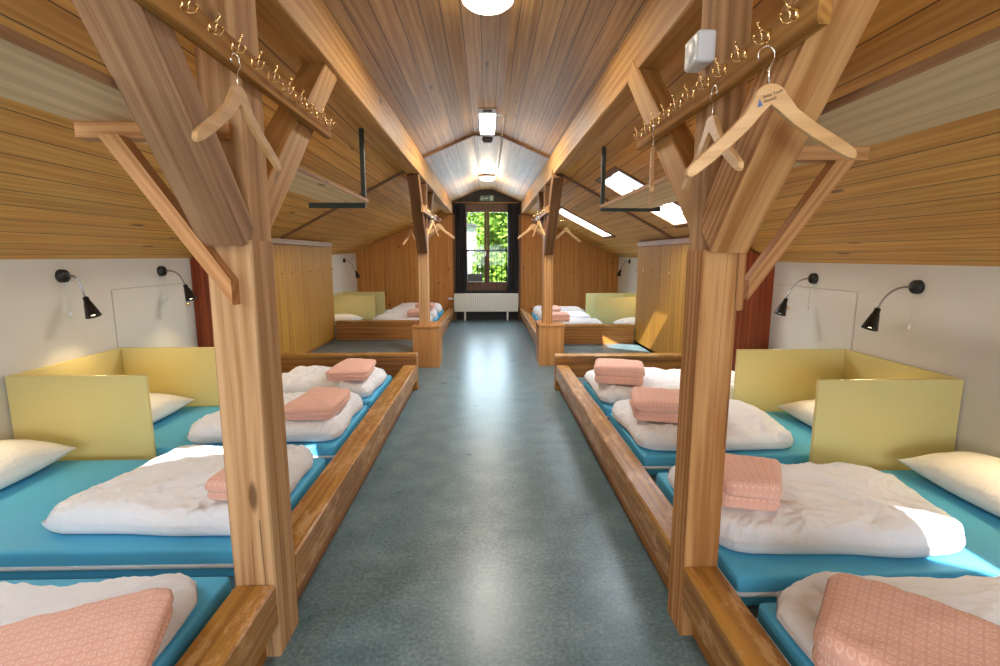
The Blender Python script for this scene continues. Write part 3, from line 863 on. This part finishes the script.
def pillow(c, label, T=.17, seed=0, z=MT, group='white pillows'):
    bm = new(); sd = V((seed*9, seed*4, 1)); nx, ny = 56, 44
    g = bm.verts.layers.float_vector.new('g'); A, B = [], []
    for j in range(ny+1):
        ra_, rb_ = [], []
        for i in range(nx+1):
            u, v = i/nx, j/ny; du, dv = 2*u-1, 2*v-1
            uu = .5 + du*.5*(1 - .07*(1-abs(dv)**2)*0 - .06*(1-dv*dv)*abs(du)**6)
            vv = .5 + dv*.5*(1 - .06*(1-du*du)*abs(dv)**6)
            b = quad(c, uu, vv)
            k = max(0, (1-du*du))**.55 * max(0, (1-dv*dv))**.55
            w = noise.noise(V((b.x*6, b.y*6, 0))+sd)*.5 + (1-2*abs(noise.noise(V((b.x*11, b.y*11, 4))+sd)))*.35
            top = z + T*.36 + T*.64*k + .012*w*(k*(1-k)*3+.2)
            bot = z + T*.36*(1-k)**1.6
            va = bm.verts.new((b.x, b.y, top if k > .02 else (top+bot)/2+.004)); vb = bm.verts.new((b.x, b.y, bot if k > .02 else (top+bot)/2-.004))
            ra_.append(va); rb_.append(vb)
        A.append(ra_); B.append(rb_)
    for j in range(ny):
        for i in range(nx):
            bm.faces.new([A[j][i], A[j][i+1], A[j+1][i+1], A[j+1][i]]); bm.faces.new([B[j][i], B[j+1][i], B[j+1][i+1], B[j][i+1]])
    for i in range(nx):
        bm.faces.new([A[0][i], B[0][i], B[0][i+1], A[0][i+1]]); bm.faces.new([A[ny][i], A[ny][i+1], B[ny][i+1], B[ny][i]])
    for j in range(ny):
        bm.faces.new([A[j][0], A[j+1][0], B[j+1][0], B[j][0]]); bm.faces.new([A[j][nx], B[j][nx], B[j+1][nx], A[j+1][nx]])
    return tag(obj('pillow', bm, M['pillow'], smooth=True), label, 'pillow', group)
pillow([(-2.80, 2.12), (-2.36, 2.12), (-2.36, 2.80), (-2.80, 2.80)], 'white pillow by the left wall in front of the olive box', .20, 1)
pillow([(-2.78, 3.10), (-2.26, 3.10), (-2.26, 3.80), (-2.78, 3.80)], 'white pillow on the left inside the olive box', .18, 2)
pillow([(2.20, 1.80), (2.66, 1.80), (2.66, 2.52), (2.22, 2.52)], 'white pillow by the right wall in front of the olive box', .19, 3)
pillow([(2.14, 2.85), (2.64, 2.85), (2.64, 3.52), (2.14, 3.52)], 'white pillow on the right inside the olive box', .18, 4)

# olive head boxes
def divider(s, wall, inner, ya, yb, z0, z1, label):
    t = thing('bed_divider', label, 'bed divider', ((wall+inner)/2, (ya+yb)/2, z0))
    lo, hi = sorted((wall, inner))
    obj('front_panel', box(new(), lo, hi, ya-.022, ya, z0, z1, .002), M['olive'], t)
    obj('end_panel', box(new(), lo, hi, yb, yb+.022, z0, z1, .002), M['olive'], t)
    w2 = wall - s*.022
    obj('side_panel', box(new(), min(wall, w2), max(wall, w2), ya+.001, yb-.001, z0, z1, .002), M['olive'], t)
divider(-1, XL+.012, -2.02, 2.955, 3.855, .162, .752, 'olive yellow panel box round a bed head on the left wall near the front')
divider(1, XR-.012, 1.87, 2.72, 3.625, .162, .757, 'olive yellow panel box round a bed head on the right wall near the front')
divider(-1, XL-.02, -2.03, 9.10, 9.95, .162, .75, 'small distant olive box beyond the left lockers')
divider(1, XR+.055, 1.86, 8.45, 9.35, .162, .76, 'small distant olive box beyond the right lockers')

# far bay bedding
for x0, x1, y0, y1, lb in ((XL, -.945, 8.12, 9.02, 'turquoise mattress in the far left bay before the distant olive box'), (XL, -.945, 9.13, 9.93, 'turquoise mattress in the far left bay inside the distant olive box'), (XL, -.945, 10.05, 10.95, 'turquoise mattress in the far left bay against the gable wall'),
                       (.915, XR, 7.5, 8.38, 'turquoise mattress in the far right bay before the distant olive box'), (.915, XR, 8.48, 9.33, 'turquoise mattress in the far right bay inside the distant olive box'), (.915, XR, 9.45, 10.35, 'turquoise mattress in the far right bay against the gable wall')):
    mattress(lb, x0+.02, x1, y0, y1, 'turquoise mattresses')
def far_duvet(c, lb, seed): duvet(c, lb, .17, seed, .012, 44, 34)
far_duvet([(-1.95, 8.2), (-.96, 8.2), (-.96, 8.95), (-1.9, 8.95)], 'white duvet in the far left bay nearest the lockers', 11)
far_duvet([(-1.95, 9.2), (-.96, 9.2), (-.96, 9.88), (-1.9, 9.88)], 'white duvet in the far left bay beside the distant olive box', 12)
far_duvet([(-1.95, 10.12), (-.96, 10.12), (-.96, 10.88), (-1.9, 10.88)], 'white duvet in the far left bay against the gable wall', 13)
far_duvet([(.94, 7.58), (1.85, 7.58), (1.85, 8.3), (.94, 8.3)], 'white duvet in the far right bay nearest the lockers', 14)
far_duvet([(.94, 8.55), (1.8, 8.55), (1.8, 9.25), (.94, 9.25)], 'white duvet in the far right bay beside the distant olive box', 15)
far_duvet([(.94, 9.52), (1.9, 9.52), (1.9, 10.28), (.94, 10.28)], 'white duvet in the far right bay against the gable wall', 16)
blanket([(-1.35, 8.3), (-1.02, 8.3), (-1.02, 8.75), (-1.35, 8.75)], 'pink sheet in the far left bay nearest the lockers', MT+.13, .09, 21, 2, n=20)
blanket([(-1.35, 9.3), (-1.0, 9.3), (-1.0, 9.75), (-1.35, 9.75)], 'pink sheet in the far left bay beside the distant olive box', MT+.13, .09, 22, 2, n=20)
blanket([(.98, 7.7), (1.3, 7.7), (1.3, 8.1), (.98, 8.1)], 'pink sheet in the far right bay nearest the lockers', MT+.13, .09, 23, 2, n=20)
blanket([(.98, 8.65), (1.3, 8.65), (1.3, 9.1), (.98, 9.1)], 'pink sheet in the far right bay beside the distant olive box', MT+.13, .09, 24, 2, n=20)
pillow([(-2.75, 8.2), (-2.2, 8.2), (-2.2, 8.9), (-2.75, 8.9)], 'white pillow before the distant olive box in the far left bay', .18, 5)
pillow([(2.1, 7.6), (2.62, 7.6), (2.62, 8.25), (2.1, 8.25)], 'white pillow before the distant olive box in the far right bay', .18, 6)

# ------------------------------------------------------------------ reading lamps
LIGHTS = []
def lamp_light(name, typ, loc, energy, color, **kw):
    ld = bpy.data.lights.new(name, typ); ld.energy = energy; ld.color = color
    for k, v in kw.items(): setattr(ld, k, v)
    o = bpy.data.objects.new(name, ld); COL.objects.link(o); o.location = loc; return o
def reading_lamp(s, wx, y, z, sx, sz, sy, label, e=17):
    t = thing('reading_lamp', label, 'wall lamp', (wx, y, z), 'black wall reading lamps')
    obj('base', lathe(new(), [(0, .038), (.034, .038), (.043, .03), (.045, 0)], (wx, y, z), (-s, 0, 0), 24), M['black'], t, smooth=True)
    p0 = V((wx - s*.038, y, z)); tip = V((sx, sy, sz))
    ax = V((-s*.40, -.10, -1)).normalized()
    top = tip - ax*.14
    obj('gooseneck', tube(new(), bez(p0, p0 + V((-s*.09, 0, .012)), top - ax*.11, top, 12), .0065), M['goose'], t, smooth=True)
    sh = obj('shade', lathe(new(), [(.0, -.005), (.017, 0), (.02, .035), (.024, .04), (.047, .138), (.0475, .14), (.044, .138), (.021, .045), (.0, .04)], top, ax, 24), M['black'], t, smooth=True)
    obj('bulb', lathe(new(), [(.0, .05), (.014, .055), (.03, .095), (.026, .118), (.012, .13), (0, .132)], top, ax, 16), M['bulb'], sh, smooth=True)
    cp = V((wx - s*.03, y+.0, z-.035))
    obj('pull_cord', tube(new(), [cp, cp + V((-s*.005, .0, -.10)), cp + V((-s*.012, -.01, -.20))], .0022, 6), M['cord'], t, smooth=True)
    obj('pull_knob', lathe(new(), [(0, 0), (.006, .004), (.009, .03), (0, .036)], cp + V((-s*.012, -.01, -.235)), (0, 0, 1), 10), M['white'], t, smooth=True)
    so = lamp_light('reading_lamp_light', 'SPOT', tip - ax*.012, e, (1, .74, .40), spot_size=math.radians(138), spot_blend=.7, shadow_soft_size=.03)
    so.rotation_euler = ax.to_track_quat('-Z', 'Y').to_euler()
reading_lamp(-1, XL, 3.43, 1.318, -2.66, 1.045, 3.43, 'black reading lamp on the left wall above the front panel of the olive box')
reading_lamp(-1, XL, 4.46, 1.32, -2.60, 1.07, 4.46, 'black reading lamp on the left wall beside the reddish panel')
reading_lamp(1, XR, 3.09, 1.257, 2.44, .99, 3.10, 'black reading lamp on the right wall above the front panel of the olive box')
reading_lamp(1, XR, 4.10, 1.265, 2.46, .965, 4.12, 'black reading lamp on the right wall beside the reddish panel')
reading_lamp(-1, XL, 2.38, 1.318, -2.66, 1.045, 2.38, 'black reading lamp on the left wall nearest the camera, past the picture edge')
reading_lamp(1, XR, 2.05, 1.257, 2.44, .99, 2.08, 'black reading lamp on the right wall nearest the camera, past the picture edge')
reading_lamp(-1, XL-.02, 8.60, 1.36, -2.70, 1.02, 8.6, 'far black reading lamp left, nearest the lockers', 8)
reading_lamp(-1, XL-.06, 10.3, 1.36, -2.62, 1.02, 10.3, 'far black reading lamp left, nearest the gable wall', 8)
reading_lamp(1, XR+.06, 8.25, 1.30, 2.52, .98, 8.2, 'far black reading lamp right, nearest the lockers', 8)
reading_lamp(1, XR+.20, 10.2, 1.34, 2.68, 1.05, 10.2, 'far black reading lamp right, nearest the gable wall', 8)

# wall hatches
def hatch(s, wx, ya, yb, za, zb, ky, kz, label):
    t = thing('wall_hatch', label, 'hatch', (wx, (ya+yb)/2, za))
    x0, x1 = sorted((wx - s*.001, wx - s*.006)); 
    obj('panel', box(new(), x0, x1, ya+.005, yb-.005, za+.005, zb-.005, .001), M['plaster'], t)
    bm = new(); x0, x1 = sorted((wx, wx - s*.0015))
    box(bm, x0, x1, ya, yb, zb-.004, zb); box(bm, x0, x1, ya, yb, za, za+.004); box(bm, x0, x1, ya, ya+.004, za, zb); box(bm, x0, x1, yb-.004, yb, za, zb)
    obj('gap', bm, M['gapline'], t)
    obj('knob', lathe(new(), [(0, .03), (.014, .026), (.016, .018), (.006, .01), (.006, 0)], (wx - s*.006, ky, kz), (-s, 0, 0), 12), M['brass'], t, smooth=True)
hatch(-1, XL, 3.86, 4.88, .55, 1.20, 4.78, 1.0, 'flush white hatch in the left wall under a reading lamp')
hatch(1, XR, 3.60, 4.62, .55, 1.19, 4.40, .99, 'flush white hatch in the right wall under a reading lamp')

# ------------------------------------------------------------------ luggage shelves on brackets
def shelf(s, x0, x1, zb, yend, ya, strut, sy, label):
    t = thing('luggage_shelf', label, 'shelf', ((x0+x1)/2*s, 1.6, zb))
    xa, xb = sorted((s*x0, s*x1))
    obj('plank', beam_bm(((xa+xb)/2, -1.6, zb+.012), ((xa+xb)/2, yend, zb+.012), xb-xa, .024, bev=.003, hew=.0015, seed=s), M['shelf'], t, grain='y')
    obj('edge_strip', box(new(), *sorted((s*x0, s*(x0-.005))), -1.6, yend, zb-.001, zb+.025, .002), M['brace'], t, grain='y')
    xs = sorted((s*.88 if s > 0 else s*.80, s*(x1+.005)))
    obj('bracket_arm', box(new(), xs[0], xs[1], ya, ya+.06, zb-.05, zb, .003), M['tie'], t, grain='x')
    obj('bracket_strut', prism(new(), strut, 'y', *sy), M['tie'], t, grain=V((strut[3][0]-strut[0][0], 0, strut[3][1]-strut[0][1])))
    return t
sl = shelf(-1, .925, 1.27, 1.861, 4.03, 1.655, [(-1.167, 1.811), (-1.105, 1.811), (-.806, 1.374), (-.806, 1.295)], (1.60, 1.655), 'pale plank shelf on brackets under the left roof slope')
sr = shelf(1, .95, 1.39, 1.845, 4.26, 1.862, [(1.345, 1.795), (1.275, 1.795), (.985, 1.36), (.985, 1.286)], (1.862, 1.915), 'pale plank shelf on brackets under the right roof slope')
for t, s, y, xin, xo, zt, za in ((sl, -1, 4.06, .965, 1.385, 2.42, 1.86), (sr, 1, 4.30, .975, 1.46, 2.35, 1.86)):
    bm = new()
    xa, xb = sorted((s*xin-.016, s*xin+.016)); box(bm, xa, xb, y-.005, y+.03, za-.035, zt, .002)
    xa, xb = sorted((s*(xin-.016), s*xo)); box(bm, xa, xb, y-.03, y+.005, za-.04, za, .002)
    obj('steel_hanger', bm, M['steel'], t)
obj('end_plate', box(new(), .872, .94, 1.80, 1.861, 1.25, 1.465, .01, 2), M['tie'], sr, grain='z')

# ------------------------------------------------------------------ coat rails and hooks
def hook_mesh():
    bm = new()
    box(bm, 0, .004, -.010, .010, -.022, .022, .0015)
    for sgn in (-1, 1):
        tube(bm, bez((.003, sgn*.004, -.012), (.02, sgn*.012, -.035), (.042, sgn*.024, -.03), (.044, sgn*.026, .004), 7), .0034, 6)
        lathe(bm, [(0, -.007), (.006, -.003), (.006, .003), (0, .007)], (.044, sgn*.026, .008), (0, 0, 1), 8)
    tube(bm, bez((.003, 0, .01), (.02, 0, .02), (.04, 0, .012), (.046, 0, .04), 6), .0034, 6)
    lathe(bm, [(0, -.006), (.006, -.002), (.006, .003), (0, .007)], (.046, 0, .044), (0, 0, 1), 8)
    bmesh.ops.remove_doubles(bm, verts=bm.verts[:], dist=1e-6)
    bmesh.ops.scale(bm, vec=(.66, .66, .66), verts=bm.verts[:]); me = bpy.data.meshes.new('coat_hook'); bm.to_mesh(me); bm.free(); me.materials.append(M['brass'])
    for p in me.polygons: p.use_smooth = True
    return me
HM = {1: hook_mesh()}
m2 = HM[1].copy()
for v in m2.vertices: v.co.x *= -1
m2.flip_normals(); HM[-1] = m2
def hookrail(s, x, y0, y1, z, n, label, mat='hookrail'):
    """s: direction the hooks point in x"""
    t = thing('coat_rail', label, 'coat rail', (x, (y0+y1)/2, z), 'coat rails on the posts')
    xa, xb = sorted((x, x + s*.032))
    obj('board', box(new(), xa, xb, y0, y1, z-.042, z+.042, .005), M[mat], t, grain='y')
    for k in range(n):
        h = bpy.data.objects.new('coat_hook', HM[s]); COL.objects.link(h); h.parent = t
        h.location = (s*.032, -(y1-y0)/2 + .08 + k*((y1-y0)-.16)/(n-1), .012)
    return t
hookrail(1, -.762, 1.12, 2.49, 2.035, 11, 'wooden rail with brass coat hooks on the near left post')
hookrail(-1, .742, 1.14, 2.46, 1.985, 11, 'wooden rail with brass coat hooks on the near right post')
hookrail(1, -.767, 6.0, 7.5, 2.0, 9, 'small coat rail on the far left post', 'lockertrim')
hookrail(-1, .747, 6.1, 7.5, 2.0, 9, 'small coat rail on the far right post', 'lockertrim')

# clothes hangers
HALF = [(0, 0), (.016, -.003), (.030, -.012), (.043, -.030), (.066, -.062), (.11, -.098), (.16, -.132), (.200, -.160), (.213, -.172), (.216, -.186), (.208, -.193), (.192, -.188), (.15, -.163), (.10, -.130), (.055, -.097), (.022, -.066), (0, -.048)]
def hanger_bms():
    b1 = new()
    pts = HALF + [(-x, z) for x, z in reversed(HALF[1:-1])]
    pts = list(reversed(pts))
    prism(b1, pts, 'y', -.0075, .0075)
    es = [e for e in b1.edges if len(e.link_faces) == 2 and abs(e.verts[0].co.y - e.verts[1].co.y) < 1e-6]
    bmesh.ops.bevel(b1, geom=es, offset=.003, segments=2, affect='EDGES', profile=.5)
    b2 = new()
    pts = [(0, 0, -.02), (0, 0, .03)] + [(.0 + .0, 0, .03)]
    path = [V((0, 0, -.015)), V((0, 0, .03)), V((.006, 0, .042))]
    for k in range(11):
        a = math.radians(-30 + k*23); path.append(V((math.cos(a)*.021 - .004, 0, .062 + math.sin(a)*.021)))
    tube(b2, path, .0022, 6)
    return b1, b2
HBM = None
def hanger(loc, rz, tilt, label, group=None, logo=False):
    """loc: where the hook wire rests on its coat hook"""
    global HBM
    if HBM is None:
        b1, b2 = hanger_bms()
        me1 = bpy.data.meshes.new('hanger_body')
        for f in b1.faces: f.smooth = False
        g = [V((v.co.x, v.co.z + 3, v.co.y)) for v in b1.verts]
        b1.to_mesh(me1); b1.free(); me1.materials.append(M['hanger'])
        at = me1.attributes.new('gc', 'FLOAT_VECTOR', 'POINT'); at.data.foreach_set('vector', [x for v in g for x in v])
        me2 = bpy.data.meshes.new('hanger_hook'); b2.to_mesh(me2); b2.free(); me2.materials.append(M['chrome'])
        for p in me2.polygons: p.use_smooth = True
        HBM = (me1, me2)
    t = thing('clothes_hanger', label, 'clothes hanger', loc, group)
    t.rotation_euler = (0, tilt, rz)
    for nm, me in (('body', HBM[0]), ('hook', HBM[1])):
        o = bpy.data.objects.new(nm, me); COL.objects.link(o); o.parent = t; o.location = (0, 0, -.085)
    return t
hanger((-.692, 1.50, 2.003), math.radians(86), 0, 'pale wooden clothes hanger on the near left coat rail')
hg = hanger((.655, 1.235, 1.935), math.radians(4), math.radians(-7), 'large pale wooden hanger with a printed logo on the near right coat rail')
hanger((.675, 1.56, 1.95), math.radians(88), 0, 'wooden hanger hanging behind the logo hanger on the near right rail')
hanger((.635, 1.98, 1.945), math.radians(73), 0, 'wooden hanger seen edge-on at the far end of near right rail')
# printed logo
def text(body, size, loc, parent, mat):
    cu = bpy.data.curves.new('lettering', 'FONT'); cu.body = body; cu.size = size; cu.extrude = .0002
    tmp = bpy.data.objects.new('lettering', cu); COL.objects.link(tmp)
    me = bpy.data.meshes.new_from_object(tmp.evaluated_get(bpy.context.evaluated_depsgraph_get())); me.name = 'lettering'
    bpy.data.objects.remove(tmp)
    me.materials.clear(); me.materials.append(mat)
    o = bpy.data.objects.new('lettering', me); COL.objects.link(o); o.parent = parent; o.location = loc
    o.rotation_euler = (math.radians(90), math.radians(-13), 0); return o
text('Swiss Youth\nHostels', .0105, (-.021, -.0082, -.1185), hg, M['ink'])
bm = new(); prism(bm, [(-.036, -.137), (-.023, -.134), (-.030, -.118)], 'y', -.0083, -.0075)
me = bpy.data.meshes.new('logo_triangle'); bm.to_mesh(me); bm.free(); me.materials.append(M['logo_blue'])
o = bpy.data.objects.new('logo_triangle', me); COL.objects.link(o); o.parent = hg

for k, (y, r) in enumerate(((6.24, 78), (6.92, 14), (7.08, -12), (7.26, 28))):
    hanger((-.66, y, 1.97), math.radians(r), 0, 'one of the pale hangers bunched on the far left coat rail', 'hangers on the far left coat rail')
for k, (y, r) in enumerate(((6.28, 104), (6.96, -14), (7.12, 12), (7.3, -26))):
    hanger((.64, y, 1.97), math.radians(r), 0, 'one of the pale hangers bunched on the far right coat rail', 'hangers on the far right coat rail')
for x, y, lb, s in ((-.96, 6.46, 'wooden hanger on the wall side of the far left post', -1), (.92, 6.55, 'wooden hanger on the wall side of the far right post', 1)):
    h = hanger((x, y, 1.86), math.radians(70 if s < 0 else 15), 0, lb)
    if s > 0: h.location = (1.02, 6.55, 1.9)
    pg = thing('coat_peg', 'peg on the wall side of the far %s post' % ('left' if s < 0 else 'right'), 'peg', (s*.87, y, h.location.z))
    obj('peg', tube(new(), [(s*.865, y+.05, h.location.z-.004), (h.location.x, y, h.location.z-.004), (h.location.x+s*.02, y, h.location.z+.01)], .004, 6), M['brass'], pg, smooth=True)

# loudspeaker on the right post
sp = thing('loudspeaker', 'white square loudspeaker box on the near right post', 'loudspeaker', (.70, 1.72, 2.10))
x0, x1, y0, y1, z0, z1 = .675, .737, 1.70, 1.815, 2.068, 2.166
obj('housing', box(new(), x0, x1, y0, y1, z0, z1, .012, 3), M['white'], sp, smooth=False)
obj('grille', lathe(new(), [(0, .004), (.035, .004), (.04, 0)], (x0, (y0+y1)/2, (z0+z1)/2), (-1, 0, 0), 24), M['white'], sp, smooth=True)

# ------------------------------------------------------------------ ceiling fittings
def disc(y, label):
    t = thing('ceiling_lamp', label, 'ceiling lamp', (0, y, 2.885), 'round ceiling lamps')
    obj('rim', lathe(new(), [(.0, 0), (.15, 0), (.152, -.012), (.15, -.03), (.0, -.03)], (0.01, y, 2.883), (0, 0, 1), 32), M['white'], t, smooth=True)
    obj('diffuser', lathe(new(), [(.145, -.03), (.14, -.055), (.11, -.078), (.055, -.088), (0, -.09)], (0.01, y, 2.883), (0, 0, 1), 32), M['opal'], t, smooth=True)
disc(2.98, 'round opal ceiling lamp cut by the top edge of picture'); disc(9.35, 'small distant round opal ceiling lamp near the window')
fl = thing('emergency_light', 'bright oblong emergency light on the ridge before the cover batten', 'ceiling light', (.01, 5.6, 2.87))
obj('housing', box(new(), -.08, .10, 5.20, 5.95, 2.84, 2.885, .004), M['white'], fl)
obj('diffuser', box(new(), -.07, .09, 5.215, 5.94, 2.805, 2.84, .008, 2), M['tubelit'], fl)
obj('end_plate', box(new(), -.035, .055, 5.196, 5.2, 2.85, 2.875), M['grey'], fl)
dt = thing('smoke_detector', 'small grey detector on the ridge just past the batten', 'detector', (.01, 6.45, 2.88))
obj('body', lathe(new(), [(0, 0), (.06, 0), (.07, -.02), (.05, -.05), (0, -.055)], (.01, 6.45, 2.885), (0, 0, 1), 16), M['grey'], dt, smooth=True)
bm = new(); tube(bm, [(.10, 5.35, 2.86), (.16, 5.36, 2.87), (.185, 5.42, 2.862), (.185, 6.5, 2.862), (.185, 9.0, 2.862), (.15, 9.3, 2.87)], .008, 8)
tag(obj('ceiling_cable', bm, M['cord'], smooth=True), 'thin cable along the ridge between emergency light and far lamp', 'cable')

# ------------------------------------------------------------------ light
def area(name, loc, tgt, sx, sy, e, col):
    o = lamp_light(name, 'AREA', loc, e, col, shape='RECTANGLE', size=sx, size_y=sy)
    o.rotation_euler = (V(tgt) - V(loc)).to_track_quat('-Z', 'Y').to_euler(); return o
lamp_light('ridge_light', 'POINT', (.01, 9.35, 2.74), 34, (1, .82, .58), shadow_soft_size=.12)
for k, y in enumerate((-1.8, 3.02)):  # first spot is fill added behind the camera, no lamp body there
    lamp_light('ridge_light', 'SPOT', (0.01, y, 2.77), (30, 40, 60)[k], (1, .88, .72), spot_size=math.radians(172), spot_blend=.3, shadow_soft_size=.15).rotation_euler = (0, 0, 0)
area('emergency_light_glow', (.01, 5.57, 2.79), (.01, 5.57, 0), .16, .7, 45, (1, .94, .84))
# added fill from behind the camera, then daylight through the openings
area('near_fill_light', (0, Y0+.02, 1.5), (0, 3, 1.2), 3.0, 1.05, 108, (.82, .92, 1))
area('far_window_daylight', (0, Y1+.12, 1.7), (0, 5, 1.3), 1.0, 1.6, 42, (.66, .83, 1))
for k, (s, xa, xb, ya, yb) in enumerate(SKY):
    mid = side(s, u_of_x(s, (xa+xb)/2), (ya+yb)/2)
    area('skylight_daylight', mid + NRM[s]*.16, mid - NRM[s], (xb-xa)*.9, (yb-ya)*.9, 28 if k < 2 else 22, (.82, .91, 1))  # last two give cool fill through the added skylights
sun = bpy.data.lights.new('sun', 'SUN'); sun.energy = 15; sun.angle = math.radians(.6); sun.color = (1, .96, .9)
so = bpy.data.objects.new('sun', sun); COL.objects.link(so)
so.rotation_euler = V((.2, 1.04, -1)).to_track_quat('-Z', 'Y').to_euler()
W = bpy.data.worlds.new('sky'); SC.world = W; W.use_nodes = True
bg = W.node_tree.nodes['Background']; bg.inputs[0].default_value = (.72, .85, 1, 1); bg.inputs[1].default_value = 2.2

SC.view_settings.view_transform = 'Standard'; SC.view_settings.look = 'None'
SC.view_settings.gamma = 1; SC.view_settings.use_curve_mapping = False; SC.view_settings.exposure = .2
SC.cycles.use_denoising = True
SC.cycles.max_bounces = 8; SC.cycles.diffuse_bounces = 5; SC.cycles.transparent_max_bounces = 12
SC.cycles.sample_clamp_indirect = 4
